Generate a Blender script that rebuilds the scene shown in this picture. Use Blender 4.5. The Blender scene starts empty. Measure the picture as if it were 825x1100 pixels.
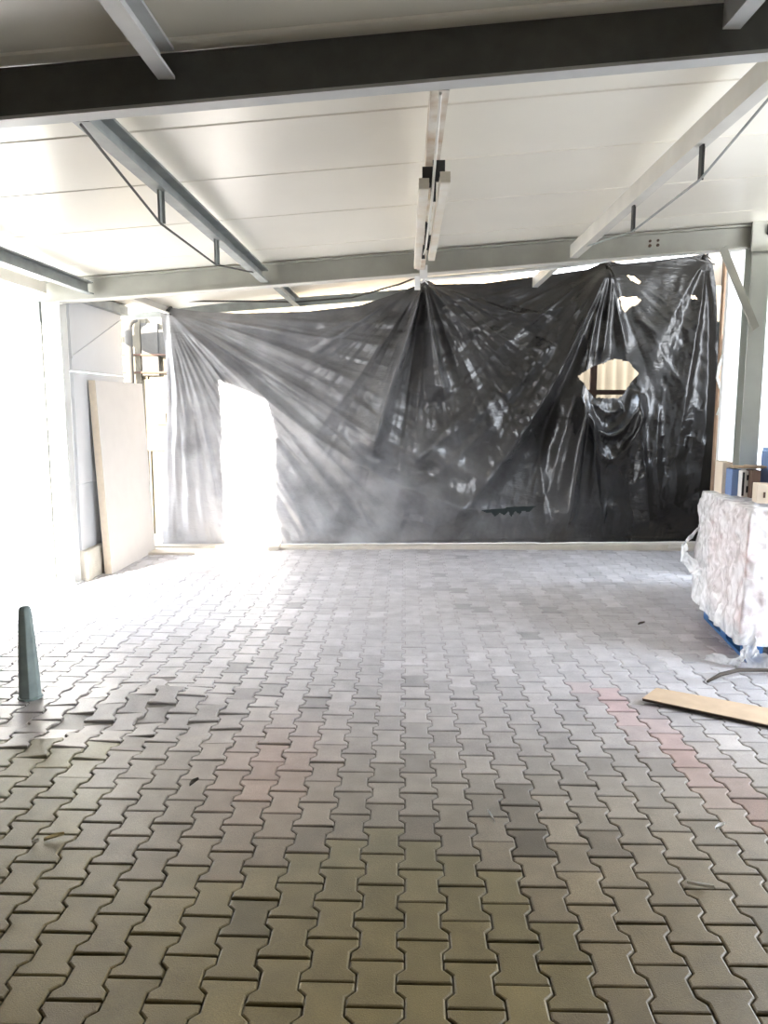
import bpy, math, random
import numpy as np
random.seed(7); np.random.seed(7)
S = bpy.context.scene; C = S.collection
F = 826.0; CAMH = 1.7
PITCH = math.radians(7.858); YAW = math.radians(1.614)

# ------------------------------------------------------------------ camera
cd = bpy.data.cameras.new('camera'); cam = bpy.data.objects.new('camera', cd); C.objects.link(cam)
cam.location = (0, 0, CAMH)
cam.rotation_euler = (math.pi/2 - PITCH, 0, YAW)
cd.sensor_fit = 'VERTICAL'; cd.sensor_height = 24; cd.lens = 24*F/1100; cd.clip_start = .02
S.camera = cam
S.view_settings.view_transform = 'Standard'
S.view_settings.look = 'None'
S.view_settings.exposure = 1.52

# ------------------------------------------------------------------ materials
def mat(name, col, rough=.6, metal=0, var=.12, scale=6, bump=0, bscale=40, col2=None, spec=.5, detail=4):
    m = bpy.data.materials.new(name); m.use_nodes = True
    nt = m.node_tree; N = nt.nodes; L = nt.links
    b = N['Principled BSDF']
    b.inputs['Roughness'].default_value = rough; b.inputs['Metallic'].default_value = metal
    b.inputs['Specular IOR Level'].default_value = spec
    tc = N.new('ShaderNodeTexCoord')
    nz = N.new('ShaderNodeTexNoise'); nz.inputs['Scale'].default_value = scale; nz.inputs['Detail'].default_value = detail
    L.new(tc.outputs['Object'], nz.inputs['Vector'])
    r = N.new('ShaderNodeValToRGB')
    c2 = col2 or tuple(c*(1-var*2) for c in col)
    r.color_ramp.elements[0].position = .32; r.color_ramp.elements[1].position = .68
    r.color_ramp.elements[0].color = (*c2, 1); r.color_ramp.elements[1].color = (*col, 1)
    L.new(nz.outputs['Fac'], r.inputs['Fac']); L.new(r.outputs['Color'], b.inputs['Base Color'])
    if bump:
        n2 = N.new('ShaderNodeTexNoise'); n2.inputs['Scale'].default_value = bscale; n2.inputs['Detail'].default_value = 5
        L.new(tc.outputs['Object'], n2.inputs['Vector'])
        bp = N.new('ShaderNodeBump'); bp.inputs['Strength'].default_value = bump; bp.inputs['Distance'].default_value = .02
        L.new(n2.outputs['Fac'], bp.inputs['Height']); L.new(bp.outputs['Normal'], b.inputs['Normal'])
    return m

M = {}
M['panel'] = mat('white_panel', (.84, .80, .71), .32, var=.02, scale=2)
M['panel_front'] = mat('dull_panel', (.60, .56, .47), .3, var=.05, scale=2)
M['beam_front'] = mat('dark_steel_paint', (.12, .12, .115), .55, var=.1, scale=12)
M['flange'] = mat('grey_flange_paint', (.5, .5, .49), .5, var=.05, scale=9)
M['beam_back'] = mat('grey_steel_paint', (.37, .365, .32), .5, var=.08, scale=5)
M['steel_grey'] = mat('mid_grey_steel', (.31, .33, .32), .5, var=.12, scale=8)
M['steel_dark'] = mat('dark_strut_steel', (.02, .02, .02), .5, var=.1)
M['steel_light'] = mat('pale_steel_paint', (.62, .60, .55), .5, var=.06, scale=5)
M['steel_rusty'] = mat('rust_stained_steel', (.66, .63, .57), .55, col2=(.42, .30, .19), scale=7)
M['rod'] = mat('dark_rod', (.06, .055, .05), .6)
M['white_paint'] = mat('white_paint', (.82, .82, .81), .5, var=.03, scale=4)
M['wallw'] = mat('white_wall_sheet', (.55, .56, .58), .45, var=.03, scale=2)
M['concrete'] = mat('pale_concrete', (.62, .58, .50), .85, var=.1, scale=8, bump=.4)
M['ledge'] = mat('pale_ledge', (.60, .54, .46), .8, var=.08, scale=6, bump=.3)
M['ground'] = mat('dusty_ground', (.60, .57, .52), .95, var=.08, scale=2.5, bump=.5, bscale=9)
M['inner'] = mat('dim_inner_wall', (.16, .145, .12), .8, var=.05)
M['sand'] = mat('joint_sand', (.085, .068, .04), .95, var=.3, scale=9)
M['board_face'] = mat('board_face', (.56, .53, .50), .6, var=.02)
M['board_edge'] = mat('board_foam_edge', (.62, .53, .42), .8, var=.05, scale=20)
M['bollard'] = mat('bollard_grey_green', (.27, .33, .32), .7, var=.12, scale=14)
M['cardboard'] = mat('cardboard', (.50, .37, .25), .85, var=.06, scale=10)
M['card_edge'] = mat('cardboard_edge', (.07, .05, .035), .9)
M['stick'] = mat('dark_stick', (.07, .055, .04), .8, var=.2)
M['blue'] = mat('blue_plastic', (.03, .13, .33), .4, var=.1)
M['blue_box'] = mat('blue_carton', (.16, .25, .47), .6, var=.06)
M['brown_box'] = mat('brown_carton', (.10, .055, .035), .7, var=.12)
M['cream_box'] = mat('cream_carton', (.70, .60, .48), .7, var=.04)
M['white_box'] = mat('white_carton', (.78, .76, .72), .6, var=.04)
M['black_print'] = mat('black_print', (.02, .025, .03), .6)
M['pink_pack'] = mat('pale_pink_pack', (.92, .80, .78), .55, col2=(.88, .38, .35), scale=3.5)
M['tan_sheet'] = mat('tan_sheet', (.27, .20, .12), .7, var=.05, scale=3)
M['tan_bright'] = mat('tan_board_paint', (.62, .50, .38), .7, var=.05)
M['rust'] = mat('rust_brown', (.07, .035, .02), .8, var=.2, scale=10)
M['masonry'] = mat('pale_masonry', (.10, .085, .06), .9, var=.12, scale=4, bump=.4, bscale=15)
M['masonry_grey'] = mat('grey_masonry', (.05, .045, .038), .9, var=.1, scale=4, bump=.4, bscale=15)
M['green_dark'] = mat('dark_green', (.012, .02, .018), .6, var=.2)
M['timber'] = mat('brown_timber', (.36, .23, .15), .7, var=.12, scale=8)
M['column'] = mat('grey_green_column_paint', (.52, .54, .50), .5, var=.06, scale=4)
M['hose'] = mat('white_hose', (.7, .72, .7), .4, var=.03)
M['leaf'] = mat('dry_leaf', (.45, .36, .16), .8, var=.2)
M['paper'] = mat('white_scrap', (.8, .79, .76), .8, var=.03)
M['plank'] = mat('weathered_plank', (.50, .42, .32), .85, var=.12)
M['lamp_body'] = mat('cream_batten', (.80, .77, .70), .45, col2=(.70, .62, .50), scale=6)

# pavers: colour comes from a per-paver attribute, dirt from noise
m = bpy.data.materials.new('paver_concrete'); m.use_nodes = True
nt = m.node_tree; N = nt.nodes; L = nt.links; b = N['Principled BSDF']
at = N.new('ShaderNodeAttribute'); at.attribute_name = 'tone'
tc = N.new('ShaderNodeTexCoord')
n1 = N.new('ShaderNodeTexNoise'); n1.inputs['Scale'].default_value = 260; n1.inputs['Detail'].default_value = 3
n2 = N.new('ShaderNodeTexNoise'); n2.inputs['Scale'].default_value = 7; n2.inputs['Detail'].default_value = 6
for n in (n1, n2): L.new(tc.outputs['Object'], n.inputs['Vector'])
mr = N.new('ShaderNodeMapRange'); mr.inputs[1].default_value = .25; mr.inputs[2].default_value = .75; mr.inputs[3].default_value = .72; mr.inputs[4].default_value = 1.22
L.new(n1.outputs['Fac'], mr.inputs[0])
mr2 = N.new('ShaderNodeMapRange'); mr2.inputs[1].default_value = .3; mr2.inputs[2].default_value = .7; mr2.inputs[3].default_value = .84; mr2.inputs[4].default_value = 1.1
L.new(n2.outputs['Fac'], mr2.inputs[0])
mu = N.new('ShaderNodeMath'); mu.operation = 'MULTIPLY'; L.new(mr.outputs[0], mu.inputs[0]); L.new(mr2.outputs[0], mu.inputs[1])
vm = N.new('ShaderNodeVectorMath'); vm.operation = 'SCALE'; L.new(at.outputs['Color'], vm.inputs[0]); L.new(mu.outputs[0], vm.inputs['Scale'])
L.new(vm.outputs[0], b.inputs['Base Color'])
b.inputs['Roughness'].default_value = .5; b.inputs['Specular IOR Level'].default_value = .55
bp = N.new('ShaderNodeBump'); bp.inputs['Strength'].default_value = .35; bp.inputs['Distance'].default_value = .004
L.new(n1.outputs['Fac'], bp.inputs['Height']); L.new(bp.outputs['Normal'], b.inputs['Normal'])
M['paver'] = m

# black polythene
m = bpy.data.materials.new('black_polythene'); m.use_nodes = True
nt = m.node_tree; N = nt.nodes; L = nt.links; b = N['Principled BSDF']
tc = N.new('ShaderNodeTexCoord')
n1 = N.new('ShaderNodeTexNoise'); n1.inputs['Scale'].default_value = 2.2; n1.inputs['Detail'].default_value = 6
L.new(tc.outputs['Object'], n1.inputs['Vector'])
at = N.new('ShaderNodeAttribute'); at.attribute_name = 'glare_veil'
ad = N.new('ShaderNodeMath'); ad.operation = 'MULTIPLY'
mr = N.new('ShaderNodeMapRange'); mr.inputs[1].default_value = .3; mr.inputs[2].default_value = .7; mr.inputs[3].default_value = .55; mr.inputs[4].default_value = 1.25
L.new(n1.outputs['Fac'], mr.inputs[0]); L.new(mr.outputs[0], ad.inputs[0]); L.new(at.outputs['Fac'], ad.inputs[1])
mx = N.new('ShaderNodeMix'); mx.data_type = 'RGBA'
mx.inputs[6].default_value = (.013, .0118, .011, 1); mx.inputs[7].default_value = (.46, .46, .48, 1)  # second colour is the pale glare veil painted over the black
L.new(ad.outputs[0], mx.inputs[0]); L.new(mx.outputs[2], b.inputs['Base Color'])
b.inputs['Roughness'].default_value = .27; b.inputs['Specular IOR Level'].default_value = .55
mp = N.new('ShaderNodeMapping'); mp.inputs['Rotation'].default_value = (0, .6, 0); mp.inputs['Scale'].default_value = (9, 9, 30)
L.new(tc.outputs['Object'], mp.inputs['Vector'])
n2 = N.new('ShaderNodeTexNoise'); n2.inputs['Scale'].default_value = 1.0; n2.inputs['Detail'].default_value = 5; n2.inputs['Distortion'].default_value = .8
L.new(mp.outputs[0], n2.inputs['Vector'])
n3 = N.new('ShaderNodeTexVoronoi'); n3.inputs['Scale'].default_value = 7; n3.feature = 'SMOOTH_F1'
L.new(tc.outputs['Object'], n3.inputs['Vector'])
a2 = N.new('ShaderNodeMath'); a2.operation = 'MULTIPLY_ADD'; a2.inputs[1].default_value = .5
L.new(n3.outputs['Distance'], a2.inputs[0]); L.new(n2.outputs['Fac'], a2.inputs[2])
bp = N.new('ShaderNodeBump'); bp.inputs['Strength'].default_value = .3; bp.inputs['Distance'].default_value = .02
L.new(a2.outputs[0], bp.inputs['Height']); L.new(bp.outputs['Normal'], b.inputs['Normal'])
M['tarp'] = m

# cloudy stretch film
m = bpy.data.materials.new('stretch_film'); m.use_nodes = True
nt = m.node_tree; N = nt.nodes; L = nt.links; b = N['Principled BSDF']
b.inputs['Base Color'].default_value = (.95, .955, .97, 1); b.inputs['Roughness'].default_value = .25; b.inputs['Specular IOR Level'].default_value = .7
tr = N.new('ShaderNodeBsdfTransparent'); ms = N.new('ShaderNodeMixShader')
tc = N.new('ShaderNodeTexCoord'); n1 = N.new('ShaderNodeTexNoise'); n1.inputs['Scale'].default_value = 9; n1.inputs['Detail'].default_value = 6; n1.inputs['Distortion'].default_value = 1.2
L.new(tc.outputs['Object'], n1.inputs['Vector'])
mr = N.new('ShaderNodeMapRange'); mr.inputs[1].default_value = .35; mr.inputs[2].default_value = .62; mr.inputs[3].default_value = .48; mr.inputs[4].default_value = .94
L.new(n1.outputs['Fac'], mr.inputs[0]); L.new(mr.outputs[0], ms.inputs['Fac'])
L.new(tr.outputs[0], ms.inputs[1]); L.new(b.outputs[0], ms.inputs[2]); L.new(ms.outputs[0], N['Material Output'].inputs['Surface'])
bp = N.new('ShaderNodeBump'); bp.inputs['Strength'].default_value = .3; bp.inputs['Distance'].default_value = .012
L.new(n1.outputs['Fac'], bp.inputs['Height']); L.new(bp.outputs['Normal'], b.inputs['Normal'])
M['film'] = m

# ------------------------------------------------------------------ mesh building
class MB:
    def __init__(s): s.v = []; s.f = []
    def add(s, vs, fs):
        o = len(s.v); s.v += [tuple(v) for v in vs]; s.f += [tuple(i+o for i in f) for f in fs]; return s
    def box(s, x0, x1, y0, y1, z0, z1):
        return s.hexa([(x0,y0,z0),(x1,y0,z0),(x1,y1,z0),(x0,y1,z0),(x0,y0,z1),(x1,y0,z1),(x1,y1,z1),(x0,y1,z1)])
    def hexa(s, c):
        return s.add(c, [(3,2,1,0),(4,5,6,7),(0,1,5,4),(1,2,6,5),(2,3,7,6),(3,0,4,7)])
    def cbox(s, cx, cy, cz, sx, sy, sz, rz=0):
        c, n = math.cos(rz), math.sin(rz); P = []
        for z in (cz-sz/2, cz+sz/2):
            for a, b_ in ((-1,-1),(1,-1),(1,1),(-1,1)):
                x, y = a*sx/2, b_*sy/2; P.append((cx+x*c-y*n, cy+x*n+y*c, z))
        return s.hexa(P)
    def tube(s, pts, r, n=8, caps=True):
        pts = [np.array(p, float) for p in pts]; rs = r if isinstance(r, (list, tuple)) else [r]*len(pts)
        rings = []; up = None
        for i, p in enumerate(pts):
            t = pts[min(i+1, len(pts)-1)] - pts[max(i-1, 0)]; t /= np.linalg.norm(t)
            if up is None: up = np.array((0,0,1.)) if abs(t[2]) < .9 else np.array((1.,0,0))
            a = np.cross(t, up); a /= np.linalg.norm(a); b_ = np.cross(a, t); up = b_
            rings.append([p + rs[i]*(math.cos(2*math.pi*k/n)*a + math.sin(2*math.pi*k/n)*b_) for k in range(n)])
        vs = [v for r_ in rings for v in r_]; fs = []
        for i in range(len(pts)-1):
            for k in range(n): fs.append((i*n+k, (i+1)*n+k, (i+1)*n+(k+1) % n, i*n+(k+1) % n))
        if caps: fs.append(tuple(range(n))); fs.append(tuple((len(pts)-1)*n+k for k in reversed(range(n))))
        return s.add(vs, fs)
    def extrude(s, prof, p0, p1):
        """closed profile of (offset triples) swept from p0 to p1"""
        n = len(prof); vs = [tuple(np.add(p0, q)) for q in prof] + [tuple(np.add(p1, q)) for q in prof]
        fs = [(k, (k+1) % n, n+(k+1) % n, n+k) for k in range(n)] + [tuple(reversed(range(n))), tuple(range(n, 2*n))]
        return s.add(vs, fs)
    def build(s, name, m, parent=None, smooth=False, bevel=0):
        me = bpy.data.meshes.new(name); me.from_pydata(s.v, [], s.f); me.update()
        import bmesh
        bm = bmesh.new(); bm.from_mesh(me); bmesh.ops.recalc_face_normals(bm, faces=bm.faces[:]); bm.to_mesh(me); bm.free()
        me.materials.append(m)
        if smooth:
            for p in me.polygons: p.use_smooth = True
        o = bpy.data.objects.new(name, me); C.objects.link(o)
        if parent: 
            o.parent = parent; o.matrix_parent_inverse = parent.matrix_basis.inverted()
        if bevel:
            md = o.modifiers.new('bevel', 'BEVEL'); md.width = bevel; md.segments = 2; md.limit_method = 'ANGLE'
        return o
def tag(o, label, cat, group=None, kind=None):
    o['label'] = label; o['category'] = cat
    if group: o['group'] = group
    if kind: o['kind'] = kind
    return o
def struct(o, label=None):
    o['kind'] = 'structure'
    if label: o['label'] = label
    return o
def thing(name, loc, label, cat, group=None):
    o = bpy.data.objects.new(name, None); C.objects.link(o); o.location = loc; o.empty_display_size = .1
    bpy.context.view_layer.update()
    return tag(o, label, cat, group)

def smooth01(x, a, b_): 
    t = np.clip((x-a)/(b_-a), 0, 1); return t*t*(3-2*t)
NT = {}
def vnoise(x, y, seed=0):
    """smooth value noise, vectorised"""
    if seed not in NT: NT[seed] = np.random.RandomState(seed).rand(256, 256)
    T = NT[seed]
    xi = np.floor(x).astype(int); yi = np.floor(y).astype(int); fx = x-xi; fy = y-yi
    fx = fx*fx*(3-2*fx); fy = fy*fy*(3-2*fy)
    g = lambda a, b_: T[a % 256, b_ % 256]
    return (g(xi,yi)*(1-fx)+g(xi+1,yi)*fx)*(1-fy)+(g(xi,yi+1)*(1-fx)+g(xi+1,yi+1)*fx)*fy

SL = .0715
def zb(x): return 2.89 + SL*x            # underside of the sloping main beams

# ------------------------------------------------------------------ floor of interlocking pavers
PX, PL = .145, .1897; X0, Y0 = -.083, 1.98
def hgt(x, y):
    h = .012*(vnoise(np.asarray(x)*.9+40, np.asarray(y)*.9+40, 3)-.5)
    h = h + .035*np.exp(-((x+1.45)/.38)**2-((y-4.28)/.16)**2) - .022*np.exp(-((x+1.5)/.45)**2-((y-3.9)/.18)**2)
    h = h + .018*np.exp(-((x+1.75)/.2)**2-((y-3.65)/.12)**2)
    h = h - .008*smooth01(np.asarray(y), 4.2, 4.27)*(1-smooth01(np.asarray(y), 4.3, 5.6))*np.exp(-((x-.2)/1.3)**4)
    return h
gx = .0017; ge = .003
def outline(inset):
    wide = PX/2 + .0125 - gx - inset; nar = PX/2 - .0125 - gx - inset; l = PL/2 - ge - inset
    a, c = PL/4 - .0125 - inset*.4, PL/4 + .0125 - inset*.4
    ya, yc = PL/2 - a, PL/2 - c
    pts = [(wide, -l), (wide, -ya+0), (nar, -yc), (nar, yc), (wide, ya), (wide, l)]
    return pts + [(-x, -y) for x, y in pts]
rings = [(outline(.0065), 0.0), (outline(.002), -.0025), (outline(0), -.007), (outline(0), -.03)]
verts = []; faces = []; tone = []
cmin, cmax = -26, 33
for ci in range(cmin, cmax):
    for ri in range(-9, 39):
        cx = X0 + ci*PX; cy = Y0 + (ri+.5)*PL + (PL/2 if ci % 2 else 0)
        if cy > 9.05 or cx < -3.75 or cy < .3: continue
        if cx < -3.25 and cy > 7.1: continue
        z = float(hgt(cx, cy)); e = .02
        sx = float(hgt(cx+e, cy)-hgt(cx-e, cy))/(2*e); sy = float(hgt(cx, cy+e)-hgt(cx, cy-e))/(2*e)
        hv = math.exp(-((cx+1.5)/.55)**2-((cy-4.0)/.45)**2)
        z += random.gauss(0, .0009+.006*hv); sx += random.gauss(0, .006+.045*hv); sy += random.gauss(0, .006+.05*hv)
        dx, dy = random.gauss(0, .0008), random.gauss(0, .0009)
        o = len(verts); n = 12
        for pts, dz in rings:
            for (x, y) in pts: verts.append((cx+dx+x, cy+dy+y, z+dz+sx*x+sy*y))
        faces.append(tuple(range(o, o+n)))
        for k in range(len(rings)-1):
            for i in range(n):
                j = (i+1) % n
                faces.append((o+k*n+i, o+(k+1)*n+i, o+(k+1)*n+j, o+k*n+j))
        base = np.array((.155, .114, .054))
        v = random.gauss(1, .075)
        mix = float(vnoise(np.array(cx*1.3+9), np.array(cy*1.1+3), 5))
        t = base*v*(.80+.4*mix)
        grey = float(smooth01(np.array(cy), 2.0, 5.2)); t = t*(1-grey*.8) + np.array((.58, .565, .595))*v*grey*.8  # tone turns paler with distance: far skylight and haze painted in
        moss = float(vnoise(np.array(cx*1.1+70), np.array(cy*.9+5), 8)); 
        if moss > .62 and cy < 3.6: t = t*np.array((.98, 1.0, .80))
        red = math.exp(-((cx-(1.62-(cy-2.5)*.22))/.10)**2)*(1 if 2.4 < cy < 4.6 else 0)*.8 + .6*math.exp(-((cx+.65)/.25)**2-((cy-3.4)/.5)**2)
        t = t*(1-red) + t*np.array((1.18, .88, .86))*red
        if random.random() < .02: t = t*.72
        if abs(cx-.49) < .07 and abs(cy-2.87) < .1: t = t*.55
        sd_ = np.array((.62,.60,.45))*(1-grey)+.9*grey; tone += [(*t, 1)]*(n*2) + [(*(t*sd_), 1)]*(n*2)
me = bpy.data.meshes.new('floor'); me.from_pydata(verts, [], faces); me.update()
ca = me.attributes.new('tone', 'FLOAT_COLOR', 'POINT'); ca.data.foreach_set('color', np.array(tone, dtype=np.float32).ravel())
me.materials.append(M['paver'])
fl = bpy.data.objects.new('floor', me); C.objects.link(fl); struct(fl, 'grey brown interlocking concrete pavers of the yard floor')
# sand bed that fills the joints
nx, ny = 90, 100; xs = np.linspace(-3.76, 4.7, nx); ys = np.linspace(.25, 9.1, ny); b_ = MB()
b_.v = [(x, y, float(hgt(x, y))-.0115) for y in ys for x in xs]
b_.f = [(j*nx+i, j*nx+i+1, (j+1)*nx+i+1, (j+1)*nx+i) for j in range(ny-1) for i in range(nx-1)]
b_.v = [(x, y, z+.006*float(smooth01(np.array(y), 3.2, 6))) for x, y, z in b_.v]
bt_ = [(*(np.array((.085,.066,.038))*(1-k_)+np.array((.40,.37,.36))*k_), 1) for x, y, z in b_.v for k_ in (float(smooth01(np.array(y), 2.6, 6.5)),)]  # bed paler with distance: joint dust plus haze painted in
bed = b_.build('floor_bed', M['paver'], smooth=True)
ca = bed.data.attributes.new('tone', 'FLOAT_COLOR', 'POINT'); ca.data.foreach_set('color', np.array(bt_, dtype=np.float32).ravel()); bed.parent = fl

# ground outside
g = MB(); g.add([(-30,-15,-.05),(30,-15,-.05),(30,40,-.05),(-30,40,-.05)], [(0,1,2,3)])
struct(g.build('ground', M['ground']), 'bright dusty ground outside the shed')

# ------------------------------------------------------------------ ceiling panels (one shell per bay)
def roof(name, joints, x0, x1, m, dz=.2, th=.06, dz1=None):
    dz1 = dz if dz1 is None else dz1
    b_ = MB(); g_ = .012
    for y0, y1 in zip(joints[:-1], joints[1:]):
        prof = [(0, y0+.002, .012), (0, y0+g_, 0), (0, y1-g_, 0), (0, y1-.002, .012), (0, y1-.002, th), (0, y0+.002, th)]
        b_.extrude(prof, (x0, 0, zb(x0)+dz), (x1, 0, zb(x1)+dz1))
    return b_.build(name, m)
ceil = struct(roof('ceiling', [3.0, 3.85, 4.68, 5.62, 6.68, 7.33], -4.15, 4.4, M['panel']), 'white roof panels over the far bay')
struct(roof('ceiling_rear', [7.34, 8.4, 9.6], -4.15, 4.4, M['panel'], .2-.035*2.85, .06, .2+.035*5.7), 'white roof panels behind the grey beam')
b_ = MB(); b_.extrude([(0, 7.335, 0), (0, 7.36, 0), (0, 7.36, .3), (0, 7.335, .3)], (-4.15, 0, zb(-4.15)+.2), (4.4, 0, zb(4.4)+.2))
struct(b_.build('trim_3', M['panel']), 'closing strip between the two roof heights')
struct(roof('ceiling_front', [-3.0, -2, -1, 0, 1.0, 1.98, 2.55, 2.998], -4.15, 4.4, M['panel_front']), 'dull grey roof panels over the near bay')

# ------------------------------------------------------------------ main beams
def ibeam_x(b_, y, x0, x1, dz0, h, w, tw=.012, tf=.014):
    """I section running along X on the roof slope; underside at zb(x)+dz0"""
    P = [(-w/2,0),(w/2,0),(w/2,tf),(tw/2,tf),(tw/2,h-tf),(w/2,h-tf),(w/2,h),(-w/2,h),(-w/2,h-tf),(-tw/2,h-tf),(-tw/2,tf),(-w/2,tf)]
    prof = [(0, y+a, z) for a, z in P]
    return b_.extrude(prof, (x0, 0, zb(x0)+dz0), (x1, 0, zb(x1)+dz0))
fb = thing('steel_beam', (0, 3.1, zb(0)), 'dark steel roof beam crossing the ceiling nearest the viewer', 'beam')
b_ = MB()
ibeam_x(b_, 3.1, -4.1, 4.3, .012, .184, .016, .014)
b_.build('web', M['beam_front'], fb)
b_ = MB()
for x0, x1 in ((-4.1, 4.3),):
    prof = [(0, 3.06, 0), (0, 3.14, 0), (0, 3.14, .013), (0, 3.06, .013)]
    b_.extrude(prof, (x0, 0, zb(x0)-.002), (x1, 0, zb(x1)-.002))
o = b_.build('bottom_flange', M['flange'], fb); o['label'] = 'pale grey bottom flange'
bb = thing('steel_beam', (0, 7.25, zb(0)), 'grey steel roof beam spanning in front of the black sheet', 'beam')
b_ = MB(); ibeam_x(b_, 7.25, -3.36, 3.25, -.01, .2, .11); b_.build('beam_section', M['beam_back'], bb)
b_ = MB(); prof = [(0, 7.18, -.016), (0, 7.32, -.016), (0, 7.32, -.009), (0, 7.18, -.009)]
b_.extrude(prof, (-3.36, 0, zb(-3.36)), (3.03, 0, zb(3.03))); o = b_.build('bottom_flange', M['steel_light'], bb); o['label'] = 'cream bottom flange'
b_ = MB()
for x in (2.17, 2.24): b_.tube([(x, 7.19, zb(x)+.07), (x, 7.175, zb(x)+.07)], .014, 6)
for x in (2.17, 2.24): b_.tube([(x, 7.19, zb(x)+.11), (x, 7.175, zb(x)+.11)], .012, 6)
b_.build('bolt', M['rust'], bb)
rb = MB(); ibeam_x(rb, 9.34, -4.0, .2, .07, .1, .07); tag(rb.build('wall_rail', M['steel_grey']), 'thin grey steel rail under the roof behind the top of the sheet', 'beam')

# purlin trusses of the far bay
def truss(x, label, chord_m, strut_m, rod_m, y0=3.19, y1=7.19):
    t = thing('roof_truss', (x, (y0+y1)/2, zb(x)), label, 'roof truss', 'trussed purlins under the white ceiling')
    z = zb(x); b_ = MB()
    P = [(-.035,.0),(.035,0),(.035,.012),(-.023,.012),(-.023,.10),(.035,.10),(.035,.112),(-.035,.112)]
    b_.extrude([(a, 0, zz) for a, zz in P], (x, y0, z+.015), (x, y1, z+.015)); b_.build('top_chord', chord_m, t)
    for ys in (4.17, 5.36):
        b_ = MB(); b_.cbox(x, ys, z-.065, .012, .045, .165); b_.cbox(x+.01, ys+.018, z-.065, .022, .008, .165); b_.build('strut', strut_m, t)
    b_ = MB(); b_.tube([(x, y0, z+.005), (x, 4.17, z-.15), (x, 5.36, z-.15), (x, 6.5, z-.005), (x, 6.75, z+.03)], .0065, 6); b_.build('tie_rod', rod_m, t)
    return t
truss(-1.29, 'grey trussed purlin on the left half of the ceiling, dark tie rod below', M['steel_grey'], M['steel_grey'], M['rod'])
truss(.13, 'rust-stained white trussed purlin in the middle of the ceiling', M['steel_rusty'], M['steel_dark'], M['steel_light'])
truss(1.5, 'pale trussed purlin on the right of the ceiling with black struts', M['steel_light'], M['steel_dark'], M['steel_grey'])
def purlin(x, y0, y1, label, m, dz=.06, h=.11, lm=None):
    P = [(-.032,0),(.032,0),(.032,.012),(-.02,.012),(-.02,h-.012),(.032,h-.012),(.032,h),(-.032,h)]
    b_ = MB(); b_.extrude([(a, 0, zz) for a, zz in P], (x, y0, zb(x)+dz), (x, y1, zb(x)+dz))
    return tag(b_.build('purlin', m), label, 'purlin')
purlin(-2.9, 3.19, 7.19, 'plain grey purlin at the far left of the white ceiling', M['steel_grey'], dz=.03)
purlin(-1.29, 7.31, 9.28, 'short dark purlin end behind the grey beam, left of centre', M['steel_grey'], dz=.06)
purlin(-2.75, 7.31, 9.28, 'short pale purlin end behind the grey beam near the left wall', M['steel_light'], dz=.06)
purlin(1.5, 7.31, 9.28, 'purlin end behind the grey beam, right half', M['steel_light'], dz=.07)
purlin(-.9, .2, 3.05, 'purlin under the dull near ceiling at upper left, meeting the dark beam', M['flange'], dz=.085, h=.11)
purlin(1.18, .2, 3.05, 'purlin under the dull near ceiling at upper right corner', M['flange'], dz=.085, h=.11)

# two stained white battens hung under the middle truss
for x, y0, y1, lab in ((.085, 3.98, 6.2, 'left one of two rust-stained white battens under the middle truss'), (.185, 3.9, 5.9, 'right one of two rust-stained white battens under the middle truss')):
    t = thing('batten', (x, (y0+y1)/2, zb(x)-.12), lab, 'batten')
    z = zb(x) - .14
    b_ = MB(); P = [(-.023,.0),(.023,0),(.027,.03),(.016,.055),(-.016,.055),(-.027,.03)]
    b_.extrude([(a, 0, zz) for a, zz in P], (x, y0, z), (x, y1, z)); b_.build('batten_body', M['lamp_body'], t)
    for yy in (y0+.15, y1-.15): b_ = MB(); b_.cbox(x+(.135-x)*.5, yy, z+.1, .012+abs(.135-x), .02, .1); b_.build('bracket', M['steel_dark'], t)
    b_ = MB(); b_.cbox(x, y0-.006, z+.027, .05, .012, .05); b_.build('end_cap', M['lamp_body'], t)
# cream plate on the beam below the middle truss
b_ = MB(); b_.cbox(.155, 7.172, zb(.15)-.005, .07, .02, .12); b_.cbox(.10, 7.16, zb(.1)-.1, .05, .012, .12, .2)
tag(b_.build('fixing_plate', M['white_paint']), 'small white plate fixed to the grey beam above the centre hanging point', 'plate')

# ------------------------------------------------------------------ left side
def ipost(b_, x, y, z0, z1, w, d, tf=.014, tw=.012):
    """flanges in planes facing the viewer (normal along Y)"""
    P = [(-w/2,-d/2),(w/2,-d/2),(w/2,-d/2+tf),(tw/2,-d/2+tf),(tw/2,d/2-tf),(w/2,d/2-tf),(w/2,d/2),(-w/2,d/2),(-w/2,d/2-tf),(-tw/2,d/2-tf),(-tw/2,-d/2+tf),(-w/2,-d/2+tf)]
    return b_.extrude([(a, c, 0) for a, c in P], (x, y, z0), (x, y, z1))
lp = thing('steel_post', (-3.25, 7.2, 0), 'white steel post at the left edge of the sunlit opening', 'post')
b_ = MB(); ipost(b_, -3.25, 7.2, 0, zb(-3.25)-.02, .16, .16); b_.build('post_section', M['white_paint'], lp)
b_ = MB(); b_.box(-3.375, -3.345, 7.1, 7.3, 0, zb(-3.36)); b_.build('edge_strip', M['steel_grey'], lp)
b_ = MB(); b_.box(-3.35, -3.15, 7.09, 7.31, 0, .012); b_.build('base_plate', M['white_paint'], lp)

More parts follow.
